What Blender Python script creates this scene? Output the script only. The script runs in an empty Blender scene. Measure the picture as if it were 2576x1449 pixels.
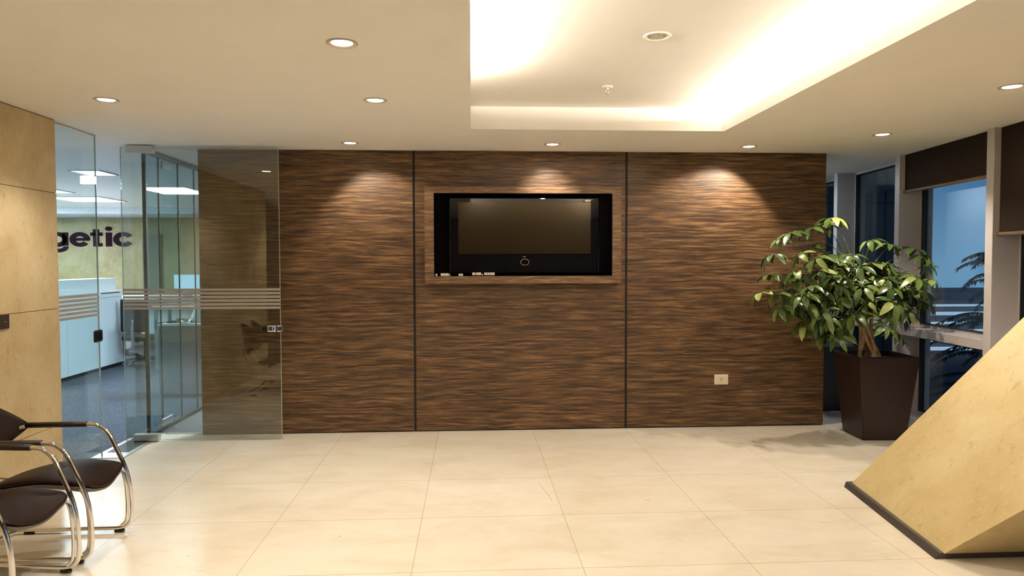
import bpy, bmesh, math, random
from mathutils import Vector, Matrix
random.seed(7)
SC = bpy.context.scene
COL = SC.collection
D, H = 6.90, 2.73                       # wood wall distance, ceiling height

# ------------------------------------------------------------------ camera
cam_d = bpy.data.cameras.new('camera'); cam = bpy.data.objects.new('camera', cam_d); COL.objects.link(cam)
cam_d.sensor_width = 36; cam_d.lens = 24.876; cam_d.clip_start = .02; cam_d.clip_end = 500
_r = Vector((.99831841, -.05792327, -.00229116)); _u = Vector((.00437239, .03582979, .99934834)); _f = _r.cross(_u) * -1
cam.matrix_world = Matrix(((_r.x, _u.x, -_f.x, 0), (_r.y, _u.y, -_f.y, 0), (_r.z, _u.z, -_f.z, 1.65), (0, 0, 0, 1)))
SC.camera = cam
SC.view_settings.view_transform = 'Standard'; SC.view_settings.look = 'None'
SC.view_settings.gamma = 1; SC.view_settings.exposure = 0.36; SC.view_settings.use_curve_mapping = False
SC.cycles.max_bounces = 10; SC.cycles.diffuse_bounces = 5; SC.cycles.transparent_max_bounces = 24
SC.cycles.caustics_reflective = False; SC.cycles.caustics_refractive = False; SC.cycles.sample_clamp_indirect = 10

# ------------------------------------------------------------------ dusk sky
W = bpy.data.worlds.new('dusk_sky'); SC.world = W; W.use_nodes = True
nt = W.node_tree; nt.nodes.clear()
_o = nt.nodes.new('ShaderNodeOutputWorld'); _b = nt.nodes.new('ShaderNodeBackground')
_t = nt.nodes.new('ShaderNodeTexCoord'); _s = nt.nodes.new('ShaderNodeSeparateXYZ'); _c = nt.nodes.new('ShaderNodeValToRGB')
nt.links.new(_t.outputs['Generated'], _s.inputs[0]); nt.links.new(_s.outputs[2], _c.inputs[0])
nt.links.new(_c.outputs[0], _b.inputs[0]); nt.links.new(_b.outputs[0], _o.inputs[0]); _b.inputs[1].default_value = 1.0
_c.color_ramp.elements[0].position = 0.0; _c.color_ramp.elements[0].color = (.14, .28, .42, 1)
_c.color_ramp.elements[1].position = .35; _c.color_ramp.elements[1].color = (.02, .055, .13, 1)
_e = _c.color_ramp.elements.new(.12); _e.color = (.055, .145, .28, 1)

# ------------------------------------------------------------------ lamps of the place and added ones
def area(name, loc, size, size_y, power, color, rot=(0, 0, 0), parent=None, spread=math.pi):
    l = bpy.data.lights.new(name, 'AREA'); l.shape = 'RECTANGLE'; l.size = size; l.size_y = size_y
    l.energy = power; l.color = color; l.spread = spread
    o = bpy.data.objects.new(name, l); COL.objects.link(o); o.location = loc; o.rotation_euler = rot
    if parent: o.parent = parent
    return o
WARM = (1, .885, .735); COVE = (1, .90, .76); COOL = (.80, .91, 1)

# ------------------------------------------------------------------ materials
def newmat(name):
    m = bpy.data.materials.new(name); m.use_nodes = True; nt = m.node_tree; nt.nodes.clear()
    o = nt.nodes.new('ShaderNodeOutputMaterial'); b = nt.nodes.new('ShaderNodeBsdfPrincipled')
    nt.links.new(b.outputs[0], o.inputs[0]); return m, nt, b, o
def mat(name, color, rough=.5, metal=0, spec=.5, emit=None, estr=0, vary=.06, vscale=18):
    m, nt, b, o = newmat(name)
    b.inputs['Roughness'].default_value = rough; b.inputs['Metallic'].default_value = metal
    b.inputs['Specular IOR Level'].default_value = spec
    if vary:
        tc = nt.nodes.new('ShaderNodeTexCoord'); n = nt.nodes.new('ShaderNodeTexNoise'); n.inputs['Scale'].default_value = vscale
        nt.links.new(tc.outputs['Object'], n.inputs['Vector'])
        r = nt.nodes.new('ShaderNodeValToRGB'); nt.links.new(n.outputs[0], r.inputs[0])
        r.color_ramp.elements[0].position = .3; r.color_ramp.elements[1].position = .7
        r.color_ramp.elements[0].color = (*[c * (1 - vary) for c in color], 1)
        r.color_ramp.elements[1].color = (*[min(1, c * (1 + vary)) for c in color], 1)
        nt.links.new(r.outputs[0], b.inputs['Base Color'])
    else: b.inputs['Base Color'].default_value = (*color, 1)
    if emit: b.inputs['Emission Color'].default_value = (*emit, 1); b.inputs['Emission Strength'].default_value = estr
    return m
def math_n(nt, op, a, b=None, c=None):
    n = nt.nodes.new('ShaderNodeMath'); n.operation = op
    for i, v in enumerate((a, b, c)):
        if v is None: continue
        if isinstance(v, (int, float)): n.inputs[i].default_value = v
        else: nt.links.new(v, n.inputs[i])
    return n.outputs[0]
def noise(nt, vec, scale, detail=4, rough=.55, dist=0):
    n = nt.nodes.new('ShaderNodeTexNoise'); n.inputs['Scale'].default_value = scale; n.inputs['Detail'].default_value = detail
    n.inputs['Roughness'].default_value = rough; n.inputs['Distortion'].default_value = dist
    nt.links.new(vec, n.inputs['Vector']); return n.outputs[0]
def ramp(nt, fac, stops, interp='LINEAR'):
    r = nt.nodes.new('ShaderNodeValToRGB'); nt.links.new(fac, r.inputs[0]); cr = r.color_ramp; cr.interpolation = interp
    cr.elements[0].position, cr.elements[0].color = stops[0][0], (*stops[0][1], 1)
    cr.elements[1].position, cr.elements[1].color = stops[-1][0], (*stops[-1][1], 1)
    for p, c in stops[1:-1]: e = cr.elements.new(p); e.color = (*c, 1)
    return r.outputs[0]
def mapping(nt, vec, scale, rot=(0, 0, 0), loc=(0, 0, 0)):
    n = nt.nodes.new('ShaderNodeMapping'); n.inputs['Scale'].default_value = scale; n.inputs['Rotation'].default_value = rot; n.inputs['Location'].default_value = loc
    nt.links.new(vec, n.inputs['Vector']); return n.outputs[0]
def mix(nt, fac, a, b, mode='MIX'):
    n = nt.nodes.new('ShaderNodeMix'); n.data_type = 'RGBA'; n.blend_type = mode
    for i, v in ((0, fac), (6, a), (7, b)):
        if isinstance(v, (int, float)): n.inputs[i].default_value = v
        elif isinstance(v, tuple): n.inputs[i].default_value = (*v, 1)
        else: nt.links.new(v, n.inputs[i])
    return n.outputs[2]
def pos(nt):
    g = nt.nodes.new('ShaderNodeNewGeometry'); return g.outputs['Position']
def bump(nt, b, h, strength, dist=.01):
    n = nt.nodes.new('ShaderNodeBump'); n.inputs['Strength'].default_value = strength; n.inputs['Distance'].default_value = dist
    nt.links.new(h, n.inputs['Height']); nt.links.new(n.outputs[0], b.inputs['Normal'])

def m_floor():
    m, nt, b, o = newmat('cream_marble_tiles'); P = pos(nt)
    s = nt.nodes.new('ShaderNodeSeparateXYZ'); nt.links.new(P, s.inputs[0])
    gx = math_n(nt, 'ABSOLUTE', math_n(nt, 'SUBTRACT', math_n(nt, 'FRACT', math_n(nt, 'MULTIPLY_ADD', s.outputs[0], 1 / .921, .323 / .921 + 10.5)), .5))
    gx = math_n(nt, 'LESS_THAN', gx, .0017 / .921)
    y1 = math_n(nt, 'ABSOLUTE', math_n(nt, 'SUBTRACT', math_n(nt, 'FRACT', math_n(nt, 'MULTIPLY_ADD', s.outputs[1], 1 / .806, -5.35 / .806 + 20.5)), .5))
    y1 = math_n(nt, 'MULTIPLY', math_n(nt, 'LESS_THAN', y1, .0020 / .806), math_n(nt, 'LESS_THAN', s.outputs[1], 5.5))
    line = math_n(nt, 'MAXIMUM', gx, y1)
    # tile tone
    cell = nt.nodes.new('ShaderNodeCombineXYZ')
    nt.links.new(math_n(nt, 'FLOOR', math_n(nt, 'MULTIPLY_ADD', s.outputs[0], 1 / .921, .323 / .921 + 10)), cell.inputs[0])
    nt.links.new(math_n(nt, 'FLOOR', math_n(nt, 'MULTIPLY_ADD', s.outputs[1], 1 / .806, -5.35 / .806 + 20)), cell.inputs[1])
    wn = nt.nodes.new('ShaderNodeTexWhiteNoise'); nt.links.new(cell.outputs[0], wn.inputs[0])
    n1 = noise(nt, mapping(nt, P, (1.1, 1.9, 1)), 1.6, 7, .65, .5)
    c1 = ramp(nt, n1, [(.3, (.66, .59, .46)), (.5, (.73, .67, .55)), (.72, (.77, .72, .62))])
    n2 = noise(nt, mapping(nt, P, (2.5, 14, 1)), 3.5, 8, .7, .6)
    c2 = mix(nt, math_n(nt, 'MULTIPLY', ramp(nt, n2, [(.60, (0, 0, 0)), (.72, (1, 1, 1))]), .45), c1, (.46, .35, .20))
    n3 = noise(nt, mapping(nt, P, (4, 11, 1)), 4, 4, .5, 1)
    c3 = mix(nt, math_n(nt, 'MULTIPLY', ramp(nt, n3, [(.70, (0, 0, 0)), (.74, (1, 1, 1))]), .55), c2, (.32, .22, .12))
    c4 = mix(nt, math_n(nt, 'MULTIPLY', wn.outputs[0], .12), c3, (.55, .42, .27))
    c5 = mix(nt, math_n(nt, 'MULTIPLY', line, .62), c4, (.20, .13, .07))
    nt.links.new(c5, b.inputs['Base Color']); b.inputs['Specular IOR Level'].default_value = .38
    nr = ramp(nt, n1, [(.3, (.17,) * 3), (.7, (.23,) * 3)]); nt.links.new(nr, b.inputs['Roughness'])
    bump(nt, b, noise(nt, P, 9, 2), .03, .02)
    return m
def m_limestone(name, c0, c1, c2, scale=1.0, rough=.55):
    m, nt, b, o = newmat(name); P = pos(nt)
    n1 = noise(nt, P, 2.2 * scale, 6, .62, .3)
    col = ramp(nt, n1, [(.32, c0), (.5, c1), (.7, c2)])
    n2 = noise(nt, mapping(nt, P, (1, 1, .35)), 26 * scale, 6, .7, .8)
    col = mix(nt, math_n(nt, 'MULTIPLY', ramp(nt, n2, [(.56, (0, 0, 0)), (.70, (1, 1, 1))]), .55), col, tuple(x * .60 for x in c0))
    n3 = noise(nt, P, 60 * scale, 3, .5)
    col = mix(nt, math_n(nt, 'MULTIPLY', ramp(nt, n3, [(.35, (1, 1, 1)), (.42, (0, 0, 0))]), .25), col, tuple(min(1, x * 1.18) for x in c2))
    nt.links.new(col, b.inputs['Base Color']); b.inputs['Roughness'].default_value = rough
    bump(nt, b, n2, .05, .01)
    return m
def m_veneer(name, dark, mid, light, s=1.0, rough=.5, tilt=0):
    m, nt, b, o = newmat(name); P = pos(nt)
    warp = noise(nt, mapping(nt, P, (.9, .9, 1.6)), 2.2, 3, .5)
    cmb = nt.nodes.new('ShaderNodeCombineXYZ'); sp = nt.nodes.new('ShaderNodeSeparateXYZ'); nt.links.new(P, sp.inputs[0])
    nt.links.new(math_n(nt, 'ADD', sp.outputs[0], math_n(nt, 'MULTIPLY', sp.outputs[1], 1)), cmb.inputs[0])
    nt.links.new(math_n(nt, 'ADD', sp.outputs[2], math_n(nt, 'MULTIPLY', warp, .05)), cmb.inputs[2])
    V = cmb.outputs[0]
    a = noise(nt, mapping(nt, V, (2.2 * s, 1, 42 * s)), 1.0, 5, .62, .25)
    f = noise(nt, mapping(nt, V, (5 * s, 1, 130 * s), loc=(3, 0, 7)), 1.0, 4, .6, .1)
    g = math_n(nt, 'ADD', math_n(nt, 'MULTIPLY', a, .62), math_n(nt, 'MULTIPLY', f, .38))
    col = ramp(nt, g, [(.40, dark), (.46, tuple((x + y) / 2 for x, y in zip(dark, mid))), (.51, mid), (.60, light)])
    big = noise(nt, mapping(nt, V, (.8, 1, 3)), 1.2, 3)
    col = mix(nt, math_n(nt, 'MULTIPLY', big, .45), col, tuple(x * .55 for x in mid))
    thin = noise(nt, mapping(nt, V, (1.4 * s, 1, 75 * s), loc=(9, 0, 3)), 1.0, 3, .5, .15)
    col = mix(nt, math_n(nt, 'MULTIPLY', ramp(nt, thin, [(.60, (0, 0, 0)), (.66, (1, 1, 1))]), .7), col, dark)
    nt.links.new(col, b.inputs['Base Color']); b.inputs['Roughness'].default_value = rough; b.inputs['Specular IOR Level'].default_value = .45
    bump(nt, b, g, .5, .004)
    return m
def m_glass(name, tint=(1, 1, 1), f0=.045):
    m = bpy.data.materials.new(name); m.use_nodes = True; nt = m.node_tree; nt.nodes.clear()
    o = nt.nodes.new('ShaderNodeOutputMaterial'); t = nt.nodes.new('ShaderNodeBsdfTransparent'); g = nt.nodes.new('ShaderNodeBsdfGlossy')
    lw = nt.nodes.new('ShaderNodeLayerWeight'); lw.inputs[0].default_value = .5
    fac = math_n(nt, 'MULTIPLY_ADD', math_n(nt, 'POWER', lw.outputs['Facing'], 5.0), 1 - f0, f0)
    g.inputs['Roughness'].default_value = 0; g.inputs[0].default_value = (1, 1, 1, 1); t.inputs[0].default_value = (*tint, 1)
    mx = nt.nodes.new('ShaderNodeMixShader'); nt.links.new(fac, mx.inputs[0]); nt.links.new(t.outputs[0], mx.inputs[1]); nt.links.new(g.outputs[0], mx.inputs[2])
    nt.links.new(mx.outputs[0], o.inputs[0]); return m
def m_carpet():
    m, nt, b, o = newmat('blue_grey_carpet'); P = pos(nt)
    n = noise(nt, mapping(nt, P, (1, 1.6, 1)), 42, 4, .75); n0 = noise(nt, P, 3, 3)
    c = ramp(nt, n, [(.35, (.045, .052, .065)), (.55, (.12, .13, .15)), (.7, (.27, .29, .32))])
    c = mix(nt, math_n(nt, 'MULTIPLY', n0, .4), c, (.09, .10, .12))
    nt.links.new(c, b.inputs['Base Color']); b.inputs['Roughness'].default_value = .95; b.inputs['Specular IOR Level'].default_value = .1
    bump(nt, b, n, .6, .01); return m
def m_leaf():
    m, nt, b, o = newmat('schefflera_leaf')
    g = nt.nodes.new('ShaderNodeNewGeometry')
    n = noise(nt, g.outputs['Position'], 30, 2)
    f = math_n(nt, 'ADD', math_n(nt, 'MULTIPLY', g.outputs['Random Per Island'], .8), math_n(nt, 'MULTIPLY', n, .25))
    c = ramp(nt, f, [(.05, (.022, .045, .010)), (.45, (.060, .105, .022)), (.75, (.14, .19, .040)), (1, (.32, .36, .11))])
    nt.links.new(c, b.inputs['Base Color']); b.inputs['Roughness'].default_value = .33; b.inputs['Specular IOR Level'].default_value = .5
    return m
M = {}
M['floor'] = m_floor()
M['stone'] = m_limestone('golden_limestone', (.49, .36, .185), (.59, .46, .26), (.67, .55, .34))
M['desk'] = m_limestone('pale_limestone', (.55, .42, .19), (.63, .49, .25), (.70, .57, .32), .8)
M['olive'] = m_limestone('olive_stone', (.15, .13, .04), (.22, .195, .085), (.31, .29, .18), .45)
M['veneer'] = m_veneer('zebra_wood_veneer', (.014, .0055, .002), (.108, .054, .020), (.27, .148, .062))
M['veneer_frame'] = m_veneer('brown_wood_veneer', (.07, .036, .015), (.19, .105, .050), (.33, .20, .11), 1.6)
M['ceiling'] = mat('painted_plaster', (.86, .83, .79), .8, vary=.012, vscale=3)
M['office_wall'] = mat('white_paint', (.55, .58, .60), .8)
M['groove'] = mat('dark_groove', (.008, .006, .005), .7)
M['carpet'] = m_carpet()
M['glass'] = m_glass('clear_glass', (.93, .97, .96), .035)
M['glass_door'] = m_glass('door_glass', (.86, .88, .84), .085)
M['glass_office'] = m_glass('blue_tinted_glass', (.72, .84, .88), .05)
M['glass_win'] = m_glass('window_glass', (.86, .93, .97), .07)
M['glass_edge'] = mat('glass_edge', (.02, .05, .045), .1, vary=0)
M['glass_edge_light'] = mat('polished_glass_edge', (.45, .55, .55), .15, vary=0)
M['frost'] = mat('frosted_film', (.36, .325, .285), .7, vary=.02)
M['chrome'] = mat('polished_chrome', (.88, .86, .84), .06, 1, vary=.01)
M['steel'] = mat('brushed_steel', (.62, .60, .57), .3, 1, vary=.04, vscale=60)
M['blackmetal'] = mat('black_metal', (.012, .010, .010), .25, .3)
M['alu'] = mat('painted_aluminium', (.50, .46, .45), .45, .0, vary=.02)
M['gasket'] = mat('black_gasket', (.005, .005, .006), .6)
M['blind'] = mat('brown_blind_fabric', (.020, .0125, .008), .9, 0, .15, vary=.05, vscale=200)
M['blindbar'] = mat('bronze_bar', (.20, .13, .07), .45, .2)
M['leather'] = mat('brown_leather', (.012, .0052, .0032), .46, 0, .14, vary=.12, vscale=60)
M['shell'] = mat('dark_grey_plastic', (.10, .082, .062), .45)
M['rubber'] = mat('black_rubber', (.006, .006, .006), .6)
M['armpad'] = mat('brown_arm_pad', (.022, .012, .009), .42)
M['planter'] = mat('dark_brown_lacquer', (.020, .009, .006), .38, 0, .4, vary=.05)
M['planter_dark'] = mat('black_lacquer', (.008, .009, .011), .35)
M['soil'] = mat('potting_soil', (.020, .012, .008), .95, vary=.5, vscale=80)
M['bark'] = mat('pale_brown_bark', (.33, .20, .10), .75, vary=.35, vscale=45)
M['stem'] = mat('green_stem', (.14, .17, .045), .5, vary=.2)
M['leaf'] = m_leaf()
M['darkleaf'] = mat('dark_leaf', (.008, .020, .018), .4, vary=.2)
M['black'] = mat('black_niche', (.003, .0026, .0026), .8, 0, .0)
M['tvbezel'] = mat('glossy_black_bezel', (.003, .003, .004), .04, 0, .6, vary=0)
M['screen'] = mat('matte_screen', (.012, .008, .004), .15, 0, .75, vary=0); M['screen'].node_tree.nodes['Principled BSDF'].inputs['Specular Tint'].default_value = (1, .80, .55, 1)
M['gold'] = mat('dull_gold', (.35, .26, .13), .4, .4)
M['white_mark'] = mat('matte_white', (.65, .62, .55), .6)
M['plastic_white'] = mat('cream_plastic', (.74, .66, .52), .35, vary=.01)
M['dark'] = mat('dark_slot', (.01, .008, .008), .6)
M['plinth'] = mat('grey_brown_plinth', (.055, .042, .033), .5)
M['switch'] = mat('dark_bronze', (.055, .040, .032), .35, .3)
M['cab'] = mat('white_cabinet', (.78, .80, .80), .45, vary=.01)
M['cab_teal'] = mat('grey_cabinet', (.17, .22, .235), .5, vary=.01)
M['grey'] = mat('mid_grey', (.30, .31, .33), .5)
M['lens'] = mat('lamp_glass', (1, .95, .85), .4, emit=(1, .86, .66), estr=14, vary=0)
M['lens_off'] = mat('unlit_lamp_glass', (.72, .68, .58), .12, .1, vary=.25, vscale=90)
M['trim'] = mat('satin_trim', (.55, .47, .36), .4, .15, vary=.02)
M['trim_white'] = mat('white_trim', (.80, .74, .64), .5, vary=.01)
M['panel_light'] = mat('office_light_diffuser', (1, 1, 1), .5, emit=(.86, .95, 1), estr=4, vary=0)
M['led'] = mat('led_strip_cover', (1, .95, .85), .5, emit=(1, .84, .62), estr=5, vary=0)
M['letters'] = mat('dark_purple_letters', (.014, .004, .011), .9, 0, .1, vary=0)
M['monitor'] = mat('monitor_glow', (.2, .3, .4), .3, emit=(.55, .80, 1), estr=1.1, vary=0)
M['ground'] = mat('outdoor_asphalt', (.05, .055, .06), .9, vary=.3, vscale=1)
M['facade'] = mat('dark_facade', (.020, .026, .035), .35, vary=.1)
M['facade_line'] = mat('facade_joint', (.006, .007, .009), .6)
M['lit_band'] = mat('lit_parking_deck', (.5, .55, .6), .6, emit=(.62, .80, .95), estr=.55, vary=0)
M['concrete'] = mat('dusk_concrete', (.12, .14, .17), .9)
M['tree'] = mat('conifer_needles', (.022, .035, .040), .9, vary=.3)
M['tarp'] = mat('clear_plastic_bag', (.45, .50, .50), .35)
M['tan'] = mat('tan_card', (.38, .28, .17), .7)

# ------------------------------------------------------------------ mesh helpers
def obj(name, bm, m, parent=None, smooth=False, loc=None, rz=0):
    me = bpy.data.meshes.new(name); bmesh.ops.recalc_face_normals(bm, faces=bm.faces); bm.to_mesh(me); bm.free()
    if m is not None:
        for x in (m if isinstance(m, (list, tuple)) else [m]): me.materials.append(x)
    if smooth:
        for p in me.polygons: p.use_smooth = True
    o = bpy.data.objects.new(name, me); COL.objects.link(o)
    if parent: o.parent = parent
    if loc: o.location = loc
    if rz: o.rotation_euler = (0, 0, rz)
    return o
def tag(o, label, cat, group=None, kind=None):
    if label: o['label'] = label
    if cat: o['category'] = cat
    if group: o['group'] = group
    if kind: o['kind'] = kind
    return o
def thing(name, label, cat, loc=(0, 0, 0), rz=0, group=None):
    o = bpy.data.objects.new(name, None); COL.objects.link(o); o.location = loc; o.rotation_euler = (0, 0, rz); o.empty_display_size = .1
    return tag(o, label, cat, group)
def struct(o): o['kind'] = 'structure'; return o
def B(): return bmesh.new()
def box(bm, x0, x1, y0, y1, z0, z1, bev=0, seg=2, mi=0):
    vs = [bm.verts.new((x, y, z)) for x in (x0, x1) for y in (y0, y1) for z in (z0, z1)]
    fs = []
    for q in ((0, 1, 3, 2), (4, 6, 7, 5), (0, 4, 5, 1), (2, 3, 7, 6), (0, 2, 6, 4), (1, 5, 7, 3)):
        f = bm.faces.new([vs[i] for i in q]); f.material_index = mi; fs.append(f)
    if bev:
        es = list({e for f in fs for e in f.edges})
        bmesh.ops.bevel(bm, geom=es, offset=bev, segments=seg, affect='EDGES', profile=.5)
    return bm
def boxm(*a, **k): return box(B(), *a, **k)
def catmull(pts, n=6):
    P = [Vector(p) for p in pts]; out = []
    for i in range(len(P) - 1):
        p0 = P[max(i - 1, 0)]; p1 = P[i]; p2 = P[i + 1]; p3 = P[min(i + 2, len(P) - 1)]
        for k in range(n):
            t = k / n
            out.append(.5 * ((2 * p1) + (-p0 + p2) * t + (2 * p0 - 5 * p1 + 4 * p2 - p3) * t * t + (-p0 + 3 * p1 - 3 * p2 + p3) * t ** 3))
    out.append(P[-1]); return out
def tube(bm, pts, r, n=12, cap=True, closed=False):
    P = [Vector(p) for p in pts]; R = r if isinstance(r, (list, tuple)) else [r] * len(P)
    rings = []; up = None
    for i, p in enumerate(P):
        a = P[i - 1] if i or closed else P[i]; c = P[(i + 1) % len(P)] if i < len(P) - 1 or closed else P[i]
        t = (c - a).normalized()
        if up is None: up = t.orthogonal().normalized()
        up = (up - t * up.dot(t)).normalized(); s = t.cross(up)
        rings.append([bm.verts.new(p + (up * math.cos(2 * math.pi * k / n) + s * math.sin(2 * math.pi * k / n)) * R[i]) for k in range(n)])
    m = len(rings)
    for i in range(m if closed else m - 1):
        a, b = rings[i], rings[(i + 1) % m]
        for k in range(n): bm.faces.new((a[k], a[(k + 1) % n], b[(k + 1) % n], b[k]))
    if cap and not closed: bm.faces.new(rings[0][::-1]); bm.faces.new(rings[-1])
    return bm
def lathe(bm, prof, n=32, c=(0, 0, 0), cap0=False, cap1=False):
    rings = [[bm.verts.new((c[0] + r * math.cos(2 * math.pi * k / n), c[1] + r * math.sin(2 * math.pi * k / n), c[2] + z)) for k in range(n)] for r, z in prof]
    for a, b in zip(rings, rings[1:]):
        for k in range(n): bm.faces.new((a[k], a[(k + 1) % n], b[(k + 1) % n], b[k]))
    if cap0: bm.faces.new(rings[0][::-1])
    if cap1: bm.faces.new(rings[-1])
    return bm
def poly(bm, base, top):
    """closed solid from two matching loops"""
    a = [bm.verts.new(p) for p in base]; b = [bm.verts.new(p) for p in top]; n = len(a)
    bm.faces.new(a[::-1]); bm.faces.new(b)
    for k in range(n): bm.faces.new((a[k], a[(k + 1) % n], b[(k + 1) % n], b[k]))
    return bm

# ================================================================== THE SETTING
TH = math.atan(.0838); WP = Vector((4.345, 6.98, 0))         # window wall: origin and turn
def win_pt(x, s, z=0): return (WP.x + math.cos(TH) * x + math.sin(TH) * s, WP.y - math.sin(TH) * x + math.cos(TH) * s, z)
def wx(y): return WP.x + (y - WP.y) * .0838

bm = B(); poly(bm, [(-3.18, -3.6, -.12), (3.7, -3.6, -.12), (wx(7.0) + .3, 7.0, -.12), (wx(10) + .3, 10, -.12), (3.2, 10, -.12), (3.2, 7.0, -.12), (-3.18, 7.0, -.12)],
               [(-3.18, -3.6, 0), (3.7, -3.6, 0), (wx(7.0) + .3, 7.0, 0), (wx(10) + .3, 10, 0), (3.2, 10, 0), (3.2, 7.0, 0), (-3.18, 7.0, 0)])
floor = struct(obj('floor', bm, M['floor']))
for a, c, w in (((.505, 5.20), (.555, 4.83), .0035), ((1.03, 5.02), (1.072, 4.835), .0035)):      # worn marks in the stone
    d = (Vector(c) - Vector(a)).normalized().orthogonal() * w
    bm = B(); poly(bm, [(a[0] - d.x, a[1] - d.y, -.0005), (a[0] + d.x, a[1] + d.y, -.0005), (c[0] + d.x, c[1] + d.y, -.0005), (c[0] - d.x, c[1] - d.y, -.0005)],
                   [(a[0] - d.x, a[1] - d.y, .0006), (a[0] + d.x, a[1] + d.y, .0006), (c[0] + d.x, c[1] + d.y, .0006), (c[0] - d.x, c[1] - d.y, .0006)])
    obj('scratch', bm, M['trim'], floor)
struct(obj('floor_office', boxm(-10, 3.2, 7.0, 16, -.12, -.004), M['carpet']))
struct(obj('floor_office_side', boxm(-10, -3.18, 5.6, 7.0, -.12, -.004), M['carpet']))

# ceiling: flat slab with the coffer cut out
CX0, CX1, CY0, CY1 = 0.003, 2.093, .4, 5.78
bm = B()
def quad(bm, *p): bm.faces.new([bm.verts.new(q) for q in p])
G = .22; LT = H + .085; TT = 2.92; GF = .03
XL, XR, YN, YF = -10, 6.3, -3.6, 16
for (a, b_, c, d) in ((XL, CX0, YN, YF), (CX1, XR, YN, YF), (CX0, CX1, YN, CY0), (CX0, CX1, CY1, YF)):
    quad(bm, (a, c, H), (b_, c, H), (b_, d, H), (a, d, H))
for (a, b_) in (((CX0, CY0), (CX1, CY0)), ((CX1, CY0), (CX1, CY1)), ((CX1, CY1), (CX0, CY1)), ((CX0, CY1), (CX0, CY0))):
    quad(bm, (*a, H), (*b_, H), (*b_, LT), (*a, LT))
o4 = [(CX0, CY0), (CX1, CY0), (CX1, CY1), (CX0, CY1)]; e4 = [(CX0 - G, CY0 - G), (CX1 + G, CY0 - G), (CX1 + G, CY1 + GF), (CX0 - G, CY1 + GF)]
for k in range(4):
    j = (k + 1) % 4
    quad(bm, (*o4[k], LT), (*o4[j], LT), (*e4[j], LT), (*e4[k], LT)); quad(bm, (*e4[k], LT), (*e4[j], LT), (*e4[j], TT), (*e4[k], TT))
quad(bm, *[(*q, TT) for q in e4])
struct(obj('ceiling', bm, M['ceiling']))
struct(obj('ceiling_roof', boxm(XL, XR, YN, YF, 3.05, 3.15), M['ceiling']))

# wood veneer wall
wb = struct(obj('wall_back', boxm(-2.575, 3.537, D + .012, D + .22, 0, H - .002), M['groove']))
for a, c in ((-2.578, -.558), (-.536, 1.516), (1.538, 3.541)):
    bm = boxm(a, c, D, D + .02, .012, H - .004); obj('wood_panel', bm, M['veneer'], wb)
# left stone wall: slabs with fine joints
wl = struct(obj('wall_left', boxm(-3.6, -3.125, 2.35, 5.54, 0, H), M['groove']))
zs = [0, .43, 1.31, 2.18, H]
for z0, z1 in zip(zs, zs[1:]): obj('stone_slab', boxm(-3.602, -3.12, 2.348, 5.55, z0 + .002, z1 - (.002 if z1 < H else .006)), M['stone'], wl)
struct(obj('wall_left_rear', boxm(-3.9, -3.7, -3.6, 2.35, 0, H), mat('dusky_wall', (.16, .13, .14), .7)))
struct(obj('wall_front', boxm(-3.9, 4, -3.7, -3.6, 0, H), mat('darkened_wall', (.13, .10, .07), .7)))  # unseen wall, darkened so the screen's reflection fades towards the bottom
# office shell
struct(obj('wall_office_far', boxm(-10, 3.2, 15.2, 15.4, 0, H), M['olive']))
struct(obj('wall_office_left', boxm(-10.1, -10, 5.6, 16, 0, H), M['office_wall']))
struct(obj('wall_office_near', boxm(-10, -3.602, 5.5, 5.6, 0, H), M['office_wall']))
struct(obj('wall_corridor', boxm(2.9, 3.2, 7.13, 15.2, 0, H), M['office_wall']))
struct(obj('wall_corridor_end', boxm(3.2, wx(10) + .3, 9.9, 10, 0, H), M['groove']))
struct(obj('trim_1', boxm(-10, -3.3, 14.0, 15.2, 2.60, H), mat('soffit_paint', (.62, .66, .70), .8)))
struct(obj('door_2', boxm(-6.82, -6.45, 15.15, 15.2, 0, 2.25), mat('olive_door', (.13, .13, .10), .6)))
# floor channel of the glass door
t2 = struct(obj('trim_2', boxm(-3.215, -2.95, 6.12, 6.80, 0, .006), M['steel']))
obj('glass_cover', boxm(-3.17, -2.99, 6.30, 6.78, .004, .008), M['blackmetal'], t2)
struct(obj('trim_3', boxm(-2.95, -2.57, 6.955, 7.0, 0, .006), M['steel']))

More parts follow.
